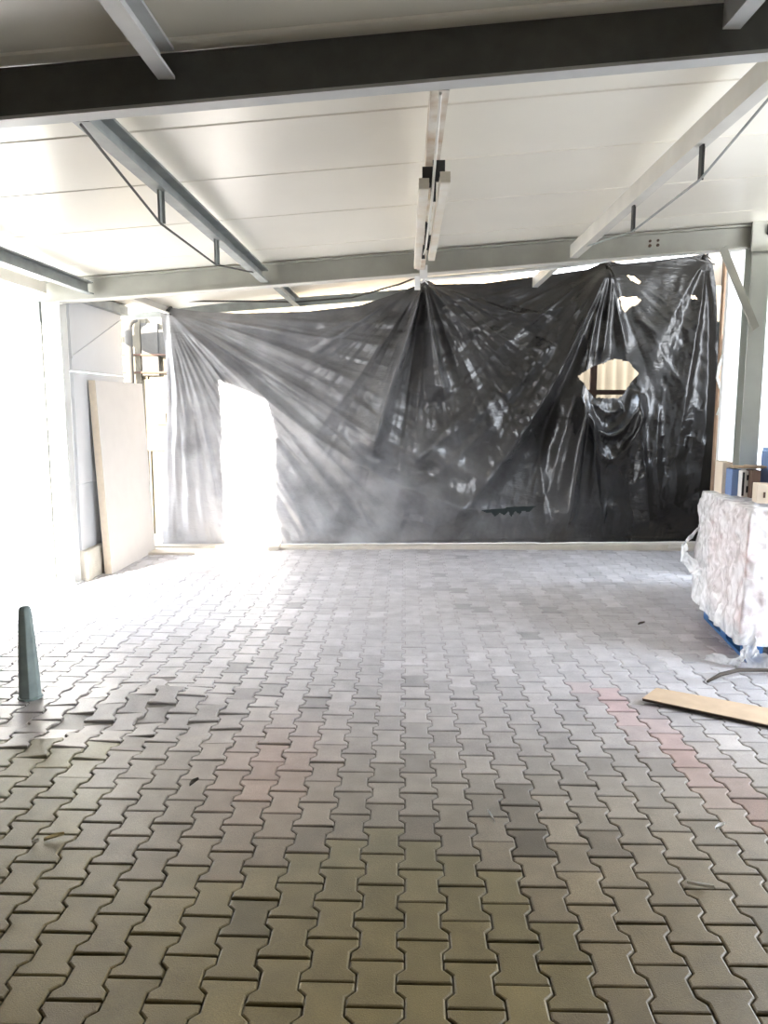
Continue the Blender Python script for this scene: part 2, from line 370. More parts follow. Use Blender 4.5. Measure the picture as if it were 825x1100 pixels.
# back section of the left wall, with a kerb under it
w = MB(); w.box(-3.21, -3.15, 7.29, 8.62, 2.03, zb(-3.18)+.19)
wl = struct(w.build('wall_left', M['wallw']), 'white sheet wall on the left behind the post')
w = MB(); w.box(-3.20, -3.145, 7.29, 8.62, .95, 2.022); w.box(-3.205, -3.15, 7.29, 8.62, .30, .944); w.build('lower_panel', M['wallw'], wl)
w = MB(); w.hexa([(-3.15,7.29,2.14),(-3.142,7.29,2.14),(-3.142,8.62,2.62),(-3.15,8.62,2.62),(-3.15,7.29,2.165),(-3.142,7.29,2.165),(-3.142,8.62,2.645),(-3.15,8.62,2.645)]); w.build('seam_strip', M['wallw'], wl)
w = MB(); w.box(-3.24, -3.10, 7.29, 9.0, -.04, .30); struct(w.build('baseboard_left', M['concrete'], bevel=.015), 'concrete kerb under the left wall')
w = MB(); w.box(-3.13, -1.5, 8.93, 9.12, -.04, .05); w.box(-3.10, -2.1, 8.62, 8.93, -.04, .03); struct(w.build('trim_1', M['ledge'], bevel=.01), 'pale concrete ledge at the left foot of the black sheet')
w = MB(); w.hexa([(-1.5,8.98,-.04),(3.3,9.28,-.04),(3.3,9.55,-.04),(-1.5,9.2,-.04),(-1.5,8.98,.035),(3.3,9.28,.035),(3.3,9.55,.035),(-1.5,9.2,.035)])
struct(w.build('baseboard_back', M['ledge'], bevel=.008), 'long pale kerb along the foot of the black sheet')
w = MB(); w.hexa([(3.12,9.1,-.02),(3.75,9.12,-.02),(3.75,9.6,-.02),(3.3,9.55,-.02),(3.12,9.1,.03),(3.75,9.12,.03),(3.75,9.6,.03),(3.3,9.55,.03)])
struct(w.build('trim_2', M['ledge'], bevel=.008), 'end piece of the kerb by the wrapped pallet')
# wall that closes the near part of the left side (outside the frame)
w = MB(); w.box(-3.28, -3.2, -3, 5.72, -.05, zb(-3.2)+.19); struct(w.build('wall_left_near', M['inner']))
w = MB(); w.box(-3.28, 4.3, -3.08, -3, -.05, 3.3); struct(w.build('wall_front', M['inner']))
w = MB(); w.box(4.25, 4.3, -3, 2.8, -.05, 3.4); struct(w.build('wall_right_side', M['inner']))
w = MB(); w.box(4.12, 4.2, 7.67, 9.75, -.05, 1.75); w.box(4.12, 4.2, 8.75, 9.75, 1.75, 3.5); struct(w.build('wall_rear_light_block', M['inner']))  # unseen wall added to block side light; high gap lets sky reach sheet
# eave rail over the opening
b_ = MB(); b_.box(-3.36, -3.28, 3.19, 7.13, zb(-3.3)+.06, zb(-3.3)+.16); b_.box(-3.46, -3.36, 3.19, 7.13, zb(-3.4)+.13, zb(-3.4)+.16)
tag(b_.build('eave_rail', M['steel_light']), 'pale eave rail running above the sunlit opening on the left', 'beam')
b_ = MB(); b_.box(-3.17, -3.08, 7.32, 8.66, zb(-3.1)+.02, zb(-3.1)+.12)
tag(b_.build('eave_rail', M['steel_grey']), 'short grey rail along the top of the left wall behind the post', 'beam')

# leaning insulation board
t = thing('insulation_board', (-3.02, 8.2, 0), 'tall white foam-cored board leaning against the left wall', 'board')
p0 = np.array((-2.985, 7.60)); p1 = np.array((-2.95, 8.86)); th = .075; lean = .075; hh = 1.95
def slab(off0, off1, e0=0., e1=1.):
    a = p0+(p1-p0)*e0; c = p0+(p1-p0)*e1
    return [(a[0]-off1, a[1], .0), (a[0]-off0, a[1], .0), (c[0]-off0, c[1], .0), (c[0]-off1, c[1], .0),
            (a[0]-off1-lean, a[1]-.03*0, hh), (a[0]-off0-lean, a[1], hh), (c[0]-off0-lean, c[1], hh), (c[0]-off1-lean, c[1], hh)]
b_ = MB(); b_.hexa(slab(.004, th-.004)); o = b_.build('foam_core', M['board_edge'], t); o['label'] = 'beige foam edge'
b_ = MB(); b_.hexa(slab(0, .004)); b_.build('face_sheet', M['board_face'], t)
b_ = MB(); b_.hexa(slab(th-.004, th)); b_.build('face_sheet', M['board_face'], t)

# ------------------------------------------------------------------ outside, seen through the gaps
def corrug(x0, x1, y, z0, z1, pitch, amp, name, m, label, cat):
    n = int((x1-x0)/pitch*6); b_ = MB()
    for i in range(n+1):
        x = x0+(x1-x0)*i/n; yy = y + amp*math.cos(2*math.pi*(x-x0)/pitch)
        b_.v += [(x, yy, z0), (x, yy, z1)]
    b_.f = [(2*i, 2*i+2, 2*i+3, 2*i+1) for i in range(n)]
    return tag(b_.build(name, m, smooth=True), label, cat)
corrug(-9.5, -5.2, 12.0, -.05, 3.9, .13, .02, 'corrugated_fence', M['white_paint'], 'white corrugated sheet fence out in the sun on the left', 'fence')
corrug(-2.9, 5.2, 11.0, -.05, 3.5, .15, .015, 'corrugated_fence', M['tan_sheet'], 'tan corrugated sheet wall behind the black sheet, seen through its hole', 'fence')
b_ = MB(); b_.box(-3.0, 4.2, 10.1, 10.14, -.05, 1.35); tag(b_.build('low_screen', M['green_dark']), 'dark low screen right behind the torn slit of the sheet', 'screen')
t = thing('window_grille', (2.7, 9.9, 0), 'rusty brown bars seen through the hole in the sheet', 'grille')
b_ = MB(); b_.box(2.32, 2.40, 9.88, 9.92, 0, 3.2); b_.build('upright', M['rust'], t)
b_ = MB(); b_.box(2.0, 3.3, 9.87, 9.93, 1.84, 1.90); b_.build('crossbar', M['rust'], t)
# masonry pier in the left gap
t = thing('masonry_pier', (-3.5, 10.45, 0), 'stepped pale masonry pier outside, in the gap left of the sheet', 'pier')
b_ = MB()
b_.box(-3.95, -3.52, 10.3, 10.7, -.05, 3.3); b_.box(-3.45, -3.0, 10.36, 10.7, -.05, 2.86); b_.box(-3.52, -3.45, 10.33, 10.7, -.05, 3.05)
b_.box(-3.52, -3.1, 10.31, 10.36, 1.1, 2.05); b_.box(-3.35, -3.2, 10.25, 10.36, 1.45, 1.6)
b_.build('masonry', M['masonry'], t)
b_ = MB(); b_.box(-3.50, -3.28, 10.28, 10.35, 2.1, 2.78); b_.box(-3.30, -3.2, 10.3, 10.352, 2.35, 2.7); b_.build('grey_patch', M['masonry_grey'], t)
b_ = MB(); b_.tube([(-3.62, 10.15, -.05), (-3.62, 10.15, 2.72), (-3.6, 10.15, 2.8), (-3.52, 10.15, 2.84)], [.05, .05, .065, .06], 10); tag(b_.build('grey_pipe', M['masonry_grey'], smooth=True), 'grey pipe with bent head outside, beside the masonry pier', 'pipe')
for z, lab in ((2.37, 'upper rusty bar across the gap left of the sheet'), (2.14, 'middle rusty bar across the gap left of the sheet'), (2.96, 'topmost rusty rod above the gap left of the sheet')):
    b_ = MB(); b_.tube([(-3.75, 10.27, z), (-2.6, 10.27, z+.0)], .016, 6); tag(b_.build('rusty_bar', M['rust']), lab, 'bar')
# loose planks on the ground outside
for (x, y, l, a, lab) in ((-4.55, 8.75, 1.1, .5, 'pale plank lying outside nearest the white post'), (-5.2, 8.2, 1.4, -.35, 'pale plank lying outside beyond the opening, left of the others'), (-5.5, 9.9, 1.1, .15, 'plank outside lying farthest away, near the white fence'), (-4.25, 7.3, .9, -.55, 'plank outside lying closest to the paved floor')):
    b_ = MB(); b_.cbox(x, y, -.02, l, .14, .035, a); tag(b_.build('plank', M['plank']), lab, 'plank')

# ------------------------------------------------------------------ black sheet
RC, RS = math.cos(PITCH), math.sin(PITCH); YC, YS = math.cos(YAW), math.sin(YAW)
PY, PS = 9.1, .065                      # wall plane Y = PY + PS*(X+2.95)
def wall_pt(px, py):
    """point of the sheet's plane for a drawing position on the survey drawing"""
    x = (px-412.5)/F; z = -(py-550)/F; y = 1.0
    y, z = y*RC+z*RS, -y*RS+z*RC
    x, y = x*YC-y*YS, x*YS+y*YC
    t = (PY+PS*2.95)/(y-PS*x)
    return x*t, y*t, CAMH+z*t
NU, NV = 520, 250
U, V = np.meshgrid(np.linspace(0, 1, NU), np.linspace(0, 1, NV))
def poly(pts, t):
    pts = np.array(pts, float); s = np.r_[0, np.cumsum(np.hypot(*np.diff(pts, axis=0).T))]; s /= s[-1]
    return np.interp(t, s, pts[:, 0]), np.interp(t, s, pts[:, 1])
top = [(174,337),(183,331),(215,335),(260,337),(330,335),(385,329),(420,318),(445,308),(455,300),(468,306),(520,305),(580,297),(630,290),(650,281),(668,284),(700,281),(735,277),(755,273),(764,284)]
left = [(174,337),(180,380),(181,430),(179,500),(174,550),(176,589)]
right = [(764,284),(768,310),(770,400),(772,450),(776,500),(768,545),(752,585)]
bot = [(176,589),(310,589),(450,588),(560,586),(660,584),(752,585)]
Tx, Ty = poly(top, U); Bx, By = poly(bot, U); Lx, Ly = poly(left, V); Rx, Ry = poly(right, V)
c00, c10, c01, c11 = top[0], top[-1], bot[0], bot[-1]
def coons(T, B, Lf, R, k): return (1-V)*T+V*B+(1-U)*Lf+U*R-((1-U)*(1-V)*c00[k]+U*(1-V)*c10[k]+(1-U)*V*c01[k]+U*V*c11[k])
PXX = coons(Tx, Bx, Lx, Rx, 0); PYY = coons(Ty, By, Ly, Ry, 1)
D = np.zeros_like(PXX)
def fold(pts, amp, w0, w1, fade=.25, sharp=1.0, skew=0.):
    """raised fold along a polyline; amp metres towards the room, widths in drawing units"""
    global D
    pts = np.array(pts, float)
    # smooth the polyline
    for _ in range(2):
        if len(pts) > 2:
            q = [pts[0]]
            for a, c in zip(pts[:-1], pts[1:]): q += [a*.75+c*.25, a*.25+c*.75]
            pts = np.array(q+[pts[-1]])
    s = np.r_[0, np.cumsum(np.hypot(*np.diff(pts, axis=0).T))]; Ltot = s[-1]
    best = np.full(D.shape, 1e9); bt = np.zeros_like(D); sg = np.zeros_like(D)
    for i in range(len(pts)-1):
        a, c = pts[i], pts[i+1]; d = c-a; l = np.hypot(*d)
        if l < 1e-6: continue
        t = np.clip(((PXX-a[0])*d[0]+(PYY-a[1])*d[1])/l**2, 0, 1)
        ex = PXX-(a[0]+t*d[0]); ey = PYY-(a[1]+t*d[1]); di = np.hypot(ex, ey)
        m_ = di < best; best = np.where(m_, di, best); bt = np.where(m_, (s[i]+t*l)/Ltot, bt)
        sg = np.where(m_, np.sign(d[0]*ey-d[1]*ex), sg)
    w = w0+(w1-w0)*bt; w = w*(1+skew*sg)
    r = best/w
    prof = np.exp(-r**1.5) if sharp > .5 else np.exp(-r**2)
    D += amp*prof*smooth01(bt, -.02, .18)*(1-smooth01(bt, 1-fade, 1.0)*.9)
A = (182,335); B = (455,302); Cc = (651,284); E_ = (756,276)
rr = random.Random(3)
# fan from the left corner
for (x, y), a, w1 in (((186,588),.05,7),((204,588),.06,8),((222,586),.06,8),((241,586),.07,8),((262,586),.06,8),((286,588),.07,9),((312,586),.06,9),((338,586),.07,9),((366,586),.06,9),((398,585),.06,9),((436,584),.06,9),((480,580),.06,10),((530,575),.07,12),((560,545),.06,12)):
    m1 = (A[0]+(x-A[0])*.35+ (y-A[1])*.04, A[1]+(y-A[1])*.33-(x-A[0])*.02); 
    fold([A, m1, (A[0]+(x-A[0])*.7+6, A[1]+(y-A[1])*.66), (x, y)], a*.55, 2.0, w1, fade=.15, skew=.35)
fold([A,(250,395),(320,455),(400,508),(500,545),(590,560)], .13, 3, 22, skew=.45)
fold([A,(260,385),(350,440),(450,490),(540,520)], .07, 3, 13, skew=-.3)
for pts, a, w in (([A,(270,365),(340,395),(400,410)],.06,12),([A,(270,352),(350,365),(440,370)],.06,11),([A,(300,345),(380,350),(450,345)],.045,9),([(240,350),(330,385),(390,415),(420,440)],.04,9)):
    fold(pts, a, 3, w, skew=.3)
# fan from the centre hanging point
for pts, a, w in (([B,(438,365),(416,430),(399,495)],.25,17),([B,(464,370),(478,432)],.19,14),([B,(425,350),(375,420),(335,470)],.07,20),([B,(405,335),(345,372)],.05,16),([B,(482,335),(512,362)],.10,13),([B,(495,330),(545,372),(600,380)],.08,22),([B,(500,322),(560,342),(615,330),Cc],.07,16),([B,(480,360),(520,430),(540,480)],.05,22)):
    fold(pts, a, 2.0, w, skew=.45, fade=.12)
fold([(440,500),(470,470),(492,448),(515,430)], .07, 10, 14, skew=.4)
fold([(455,520),(500,480),(545,440)], .05, 10, 14, skew=.4)
# right hanging point: long swag down to the left, verticals below
for pts, a, w in (([Cc,(625,340),(592,410),(548,480),(495,545),(450,580)],.22,24),([Cc,(634,350),(620,430),(608,510),(598,585)],.13,20),([Cc,(610,345),(560,410),(500,455),(440,490)],.08,26),([Cc,(590,330),(520,380),(470,400)],.05,20),([Cc,(650,350),(640,400)],.08,12),([Cc,(662,340),(672,385)],.07,10),([(622,424),(618,480),(606,540),(602,588)],.20,15),([(630,430),(636,500),(648,588)],.07,12),([(682,420),(686,480),(694,588)],.10,14),([(600,420),(575,490),(590,560)],-.07,16)):
    fold(pts, a, 3, w, skew=.35)
# right corner
for pts, a, w in (([E_,(742,370),(724,470),(716,588)],.08,20),([E_,(758,390),(752,480),(738,588)],.08,18),([E_,(716,345),(692,410)],.05,18),([(706,430),(700,500),(708,588)],.05,14)):
    fold(pts, a, 3, w, skew=.3)
# rag swags below the big hole
for pts, a in (([(618,424),(634,458),(652,470),(672,455),(687,420)],.10),([(622,440),(640,486),(655,496),(676,475),(690,430)],.08),([(632,430),(650,446),(668,436)],.05)):
    fold(pts, a, 6, 6, fade=.1)
# short random creases, denser low down and to the right
for _ in range(90):
    x = rr.uniform(190, 765); y = rr.uniform(330, 588)
    if rr.random() > .25+.75*max((x-400)/380, (y-440)/150): continue
    if x > 570: ang = rr.gauss(math.pi/2, .45)
    elif y > 400 and x < 560: ang = rr.gauss(.75, .3) if x < 430 else rr.gauss(-.7, .6)
    else: ang = rr.gauss(.2, .5)
    l = rr.uniform(14, 48); dx, dy = math.cos(ang)*l, math.sin(ang)*l
    fold([(x-dx, y-dy), (x+rr.uniform(-5,5), y+rr.uniform(-5,5)), (x+dx, y+dy)], rr.choice((-1,1,1))*rr.uniform(.006,.02), rr.uniform(2,5), rr.uniform(3,7), fade=.4)
D += .05*(vnoise(PXX/38, PYY/38, 21)-.5) + .016*(vnoise(PXX/13, PYY/13, 22)-.5) + .004*(vnoise(PXX/5.5, PYY/5.5, 23)-.5)
cm = np.maximum(smooth01(PXX, 585, 640)*smooth01(PYY, 380, 470), .8*smooth01(PYY, 470, 560)*smooth01(PXX, 400, 520))
cm = np.maximum(cm, .7*np.exp(-((PXX-725)/22)**2)); cm = np.maximum(cm, .45*np.exp(-((PXX-500)/60)**2-((PYY-440)/40)**2))
def ridged(s_, k, sx=1., sy=1.):
    return 1-np.abs(2*vnoise((PXX*sx+PYY*.35)/s_+50, (PYY*sy-PXX*.3)/s_+50, k)-1)
D += cm*(.016*ridged(17, 61, 1.5, .6)**2+.0065*ridged(8, 62, 1.6, .6)**2+.0035*ridged(4, 63, 1.4, .7))
def rays(P, k, dens, amp, x0, x1, rmax):
    th = np.arctan2(PXX-P[0], PYY-P[1]+4); r_ = np.hypot(PXX-P[0], PYY-P[1])
    mk = smooth01(PXX, x0-30, x0+10)*(1-smooth01(PXX, x1-40, x1+40))*smooth01(r_, 10, 90)*(1-smooth01(r_, rmax*.7, rmax))
    return mk*amp*(vnoise(th*dens+20, r_/120+th*3+7, k)-.5 + .5*(vnoise(th*dens*2.3+20, r_/70+7, k+1)-.5))
D *= 1-.15*smooth01(PXX, 655, 710)
D += rays(A, 71, 26, .030, 190, 560, 480) + rays(B, 73, 22, .026, 330, 600, 260) + rays(Cc, 75, 24, .024, 430, 640, 300) + rays(Cc, 77, 14, .010, 640, 780, 300)
D *= 1.15
# edges: flatten at the top line and foot
D *= smooth01(V, -.02, .06)
D = np.where(V > .97, D*.6, D)
kx, ky, kt = [], [], []
X3, Y3, Z3 = wall_pt(PXX, PYY)
Y3 = Y3 - D - .05; Z3 = np.clip(Z3, .043, zb(X3)+.2+.035*(X3+1.3)-.01)
def inside(poly_, x, y):
    r = np.zeros(x.shape, bool); n = len(poly_)
    for i in range(n):
        (x1, y1), (x2, y2) = poly_[i], poly_[(i+1) % n]
        c = ((y1 > y) != (y2 > y)) & (x < (x2-x1)*(y-y1)/(y2-y1+1e-12)+x1); r ^= c
    return r
holes = [[(617,405),(624,400),(633,395),(638,393),(647,391),(653,387),(662,386),(674,389),(685,402),(676,412),(668,424),(662,428),(650,428),(636,427),(630,421)],
         [(664,321),(668,319),(671,321),(680,319),(687,323),(683,328),(675,331),(670,337),(666,332)],
         [(672,297),(679,298),(686,304),(684,306),(676,302)],
         [(514,545),(574,543),(566,549),(560,547),(557,551),(552,548),(548,553),(544,548),(540,552),(535,549),(530,553),(526,548),(521,549)],
         [(739,318),(744,319),(745,323),(740,322)]]
fx = (PXX[:-1,:-1]+PXX[1:,1:])/2; fy = (PYY[:-1,:-1]+PYY[1:,1:])/2
cut = np.zeros(fx.shape, bool)
for h in holes: cut |= inside(h, fx, fy)
idx = np.arange(NU*NV).reshape(NV, NU)
q = np.stack([idx[:-1,:-1], idx[:-1,1:], idx[1:,1:], idx[1:,:-1]], -1)[~cut]
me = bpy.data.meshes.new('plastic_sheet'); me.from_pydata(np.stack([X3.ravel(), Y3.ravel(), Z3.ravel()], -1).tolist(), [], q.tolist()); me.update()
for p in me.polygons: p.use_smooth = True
glare_veil = 1.0*(1-smooth01(PXX, 170, 560))*(.5+.5*smooth01(PYY, 340, 520)) + .24*smooth01(PYY, 440, 590)*(1-smooth01(PXX, 500, 700)) + .03*(1-smooth01(PXX, 560, 660))  # glare from the opening painted into base colour, strongest left and low
da = me.attributes.new('glare_veil', 'FLOAT', 'POINT'); da.data.foreach_set('value', glare_veil.ravel().astype(np.float32))
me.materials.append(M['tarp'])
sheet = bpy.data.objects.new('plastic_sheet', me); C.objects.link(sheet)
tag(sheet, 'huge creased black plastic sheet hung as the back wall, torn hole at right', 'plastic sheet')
# ties that hold the sheet
for p, lab in ((A, 'tie knot holding the sheet at its upper left corner'), (B, 'tie knot holding the sheet at its centre peak'), (Cc, 'tie knot holding the sheet at its right peak above the hole'), (E_, 'tie knot holding the sheet at its upper right corner')):
    x, y, z = wall_pt(*p); b_ = MB()
    b_.tube([(x-.03, y-.07, z-.03), (x, y-.09, z-.005), (x+.025, y-.07, z+.03), (x+.02, y+.02, z+.07), (x+.01, y+.12, zb(x)+.09)], [.014,.02,.016,.008,.008], 8)
    b_.tube([(x, y-.09, z), (x+.05, y-.10, z-.05)], [.012,.006], 6)
    tag(b_.build('tie_knot', M['white_paint'] if p is B else M['rod'], smooth=True), lab, 'tie')
# cable slung along the beam
def wp(px, py, d): x, y, z = wall_pt(px, py); return (x, y-d, z)
def wpY(px, py, Y): x, y, z = wall_pt(px, py); k = Y/y; return (x*k, Y, CAMH+(z-CAMH)*k)
b_ = MB(); b_.tube([wpY(458,300,7.45), wpY(500,296,7.45), wpY(545,292,7.45), wpY(600,287,7.45), wpY(640,282,7.45), wpY(655,279,7.45)], .017, 8); tag(b_.build('conduit', M['white_paint'], smooth=True), 'white conduit running below the grey beam, right of centre', 'pipe')
b_ = MB(); b_.tube([wp(150,322,.2), wp(200,326,.2), wp(260,326,.2), wp(320,327,.2), wp(380,322,.2), wp(430,308,.2), wp(455,298,.2)], .011, 6); tag(b_.build('cable', M['rod'], smooth=True), 'dark slack cable along the left top edge of the sheet', 'cable')
b_ = MB(); b_.tube([wpY(655,286,8.9), wpY(700,281,8.9), wpY(740,276,8.9), wpY(768,284,8.9)], .009, 6); tag(b_.build('cable', M['rod'], smooth=True), 'dark cable along the right top edge of the sheet', 'cable')

# ------------------------------------------------------------------ right side
rc = thing('steel_column', (3.15, 7.25, 0), 'grey green steel column at the right frame edge', 'column')
b_ = MB(); ipost(b_, 3.155, 7.25, 0, zb(3.15)+.19, .16, .16); b_.build('column_section', M['column'], rc)
b_ = MB(); b_.box(3.05, 3.26, 7.14, 7.165, zb(3.15)-.06, zb(3.15)+.2); b_.build('head_plate', M['beam_back'], rc)
b_ = MB(); b_.cbox(3.2, 7.13, zb(3.2)+.12, .05, .03, .09); b_.build('cleat', M['steel_dark'], rc)
b_ = MB(); b_.box(3.03, 3.28, 7.12, 7.38, 0, .015); b_.build('base_plate', M['beam_back'], rc)
b_ = MB(); p0, p1 = np.array((2.80, 7.125, 3.08)), np.array((3.13, 7.115, 2.38))
b_.extrude([(-.035,0,-.015),(.02,0,.025),(.02,.05,.025),(.012,.05,.018),(.012,.008,.018),(-.035,.008,-.022)], p0, p1)
tag(b_.build('diagonal_brace', M['beam_back']), 'grey angle brace between the beam and the right column', 'brace')
b_ = MB(); b_.hexa([(3.06,7.62,.0),(4.2,7.60,.0),(4.2,7.66,.0),(3.06,7.68,.0),(3.06,7.62,zb(3.06)+.15),(4.2,7.60,zb(4.2)+.15),(4.2,7.66,zb(4.2)+.15),(3.06,7.68,zb(3.06)+.15)])
struct(b_.build('wall_right', M['white_paint']), 'narrow white wall panel beside the right column')
b_ = MB(); b_.box(3.30, 3.36, 4.7, 7.2, 1.32, 3.12); struct(b_.build('wall_right_near', M['white_paint']), 'white wall sheet right of the column')
b_ = MB(); b_.box(3.29, 3.37, 4.7, 7.2, -.05, 1.32); o = b_.build('lower_panel', M['blue_box']); o.parent = bpy.data.objects['wall_right_near']; o['label'] = 'blue lower band'
# pole, hose and dark post between sheet and column
x, y, z = 3.42, 8.6, 0
b_ = MB(); b_.box(3.40, 3.46, 8.58, 8.64, 0, 3.26); tag(b_.build('timber_post', M['timber']), 'thin brown timber post between the sheet and the white panel', 'post')
b_ = MB(); b_.box(3.84, 4.1, 9.72, 9.78, 0, 3.6); b_.box(3.5, 3.84, 9.72, 9.78, 0, 2.72); tag(b_.build('dark_screen', M['green_dark']), 'dark green upright strip behind the brown timber post', 'screen')
b_ = MB(); b_.tube([(3.43, 8.567, 2.42), (3.44, 8.567, 2.3), (3.385, 8.567, 2.12), (3.375, 8.567, 2.0), (3.41, 8.567, 1.9), (3.46, 8.567, 1.82), (3.43, 8.567, 1.7), (3.40, 8.567, 1.6)], .013, 8); tag(b_.build('hose', M['hose'], smooth=True), 'white curled hose hanging by the timber post', 'hose')
b_ = MB(); b_.box(3.5, 3.86, 9.79, 9.83, 3.16, 3.6); tag(b_.build('tan_board', M['tan_bright']), 'tan board behind the upper right corner of the sheet', 'board')

# wrapped pallet
ux = np.array((1.0, -.12)); ux /= np.hypot(*ux); uy = np.array((.12, 1.0)); uy /= np.hypot(*uy)
O = np.array((2.27, 5.02)); ROT = math.atan2(ux[1], ux[0])
def pp(a, c): q_ = O+ux*a+uy*c; return float(q_[0]), float(q_[1])
pal = thing('pallet', (*pp(.45, .55), 0), 'blue pallet under the film-wrapped stack on the right', 'pallet')
for c in (.05, .29, .53, .77, 1.05):
    b_ = MB(); x, y = pp(.45, c); b_.cbox(x, y, .132, .9, .11, .02, ROT); b_.build('deck_board', M['blue'], pal)
for a in (.06, .45, .84):
    b_ = MB(); x, y = pp(a, .55); b_.cbox(x, y, .011, .1, 1.1, .022, ROT); b_.build('runner', M['blue'], pal)
    for c in (.07, .55, 1.03):
        b_ = MB(); x, y = pp(a, c); b_.cbox(x, y, .072, .1, .14, .1, ROT); b_.build('block', M['blue'], pal)
proto = None
for a, nn in ((.115, 4), (.345, 1), (.575, 1)):
    for k in range(nn):
        for l in range(4):
            x, y = pp(a, .15+k*.268 if nn > 1 else .15); z = .1425+l*.2095
            if proto is None:
                b_ = MB(); b_.cbox(0, 0, .104, .215, .255, .207); proto = b_.build('carton', M['pink_pack'], bevel=.012); o = proto
            else: o = proto.copy(); C.objects.link(o)
            o.location = (x, y, z); o.rotation_euler = (0, 0, ROT+random.gauss(0, .012))
            tag(o, 'pale pink carton blurred behind cloudy film on the blue pallet', 'carton', 'cartons wrapped in film on the pallet')
# film
def film_ring(n=150):
    pts = []; W_, D_ = .74, 1.12; m_ = .05; r = .05
    per = [(-m_, D_+m_), (-m_, -m_), (W_+m_, -m_), (W_+m_, D_+m_)]
    segs = []
    for i in range(4):
        a = np.array(per[i]); c = np.array(per[(i+1) % 4]); k = int(n*np.hypot(*(c-a))/(2*(W_+D_)))
        for j in range(k): segs.append((a+(c-a)*j/k, i))
    return segs
segs = film_ring(210); n = len(segs); b_ = MB(); NZ = 60
cen = np.array((.37, .56))
for j in range(NZ+1):
    v_ = j/NZ; z = .02 + (.155+.10*(float(vnoise(np.array(i/n*34), np.array(3.), 35))-.5))*(1-v_) + v_*1.01
    for i, (p, side) in enumerate(segs):
        th_ = i/n*40
        dd = .028*(float(vnoise(np.array(th_*.8), np.array(v_*7), 31))-.4) + .014*(float(vnoise(np.array(th_*2.3+v_*6), np.array(v_*19), 32))-.5) + .009*(float(vnoise(np.array(th_*5), np.array(v_*40), 33))-.5)
        dd += .03*math.exp(-(v_/.12)**2)*float(vnoise(np.array(th_*2), np.array(.5), 34)) - .015*(v_ > .93)
        out = p-cen; out = out/np.hypot(*out)
        q_ = p+out*(dd + .02*(1-v_)); x, y = pp(*q_)
        zz = z
        b_.v.append((x, y, max(zz, .02)))
for j in range(NZ):
    for i in range(n):
        k = (i+1) % n; b_.f.append((j*n+i, j*n+k, (j+1)*n+k, (j+1)*n+i))
# crumpled lid
top0 = NZ*n
for f_ in (.75, .45, .15):
    base = len(b_.v); prev = top0
    for i, (p, s_) in enumerate(segs):
        q_ = cen+(p-cen)*f_; x, y = pp(*q_); b_.v.append((x, y, 1.03+.02*(float(vnoise(np.array(q_[0]*9), np.array(q_[1]*9), 36))-.5)))
    for i in range(n):
        k = (i+1) % n; b_.f.append((prev+i, prev+k, base+k, base+i))
    top0 = base
film = b_.build('stretch_film', M['film'], smooth=True)
tag(film, 'crumpled cloudy white stretch film wrapped around the stack on the right', 'stretch film')
# loose film tails
def ribbon(pts, wid, name, label, seed):
    b_ = MB(); pts = [np.array(p, float) for p in pts]; K = 30; W = 9
    s = np.linspace(0, len(pts)-1, K)
    for k, t in enumerate(s):
        i = min(int(t), len(pts)-2); f_ = t-i; f_ = f_*f_*(3-2*f_); p = pts[i]*(1-f_)+pts[i+1]*f_
        for j in range(W):
            o_ = (j/(W-1)-.5)*wid*(1 if k else .6)
            b_.v.append((p[0]+o_*.25+.03*(float(vnoise(np.array(k*.6), np.array(j*.9), seed))-.5), p[1]-o_*.4, max(.006, p[2]+o_*.75+.05*(float(vnoise(np.array(k*.5), np.array(j*.8), seed+1))-.5))))
    b_.f = [(k*W+j, k*W+j+1, (k+1)*W+j+1, (k+1)*W+j) for k in range(K-1) for j in range(W-1)]
    o = b_.build(name, M['film'], smooth=True); return tag(o, label, 'stretch film')
x0_, y0_ = pp(-.05, 0)
ribbon([(2.25, 4.98, .12), (2.2, 4.9, .05), (2.12, 4.93, .02), (2.02, 5.05, .015)], .12, 'film_tail', 'loose tail of clear film trailing on the pavers below the stack', 51)
ribbon([(2.28, 5.02, .22), (2.26, 4.9, .08), (2.34, 4.82, .02), (2.42, 4.8, .015)], .16, 'film_tail', 'bunched film end at the front foot of the stack', 54)
ribbon([(2.34, 6.15, .72), (2.26, 6.2, .6), (2.24, 6.15, .5), (2.3, 6.05, .42), (2.33, 5.98, .36)], .12, 'film_tail', 'looped film flap bulging from the far left side of the stack', 57)

# cartons standing on the stack
def carton(name, a, c, sx, sy, sz, m, label, rz=0, prints=None, z0=1.045, extra=None):
    x, y = pp(a, c); t = thing(name, (x, y, z0), label, 'box')
    b_ = MB(); b_.cbox(x, y, z0+sz/2, sx, sy, sz, ROT+rz); b_.build('carton_body', m, t, bevel=.004)
    if prints:
        cx, sn = math.cos(ROT+rz), math.sin(ROT+rz)
        for (u, v_, w_, h_, pm) in prints:
            dx = u*sx; dy = -sy/2-.002; b_ = MB()
            b_.cbox(x+dx*cx-dy*sn, y+dx*sn+dy*cx, z0+v_*sz, w_*sx, .003, h_*sz, ROT+rz); b_.build('printed_patch', pm, t)
    return t
def a_for(px, c):            # place along the stack's edge
    k = (px-436)/F; q_ = O+uy*c; return float((k*q_[1]-q_[0])/(ux[0]-k*ux[1]))
carton('cream_carton', a_for(774, .90), .90, .07, .2, .24, M['cream_box'], 'slim cream carton at the left end of the row on the stack', prints=[(.1,.45,.14,.12,M['brown_box'])])
carton('blue_carton', a_for(784.5, .74), .74, .062, .13, .195, M['blue_box'], 'blue carton between the cream and the black-and-white ones on the stack', .06)
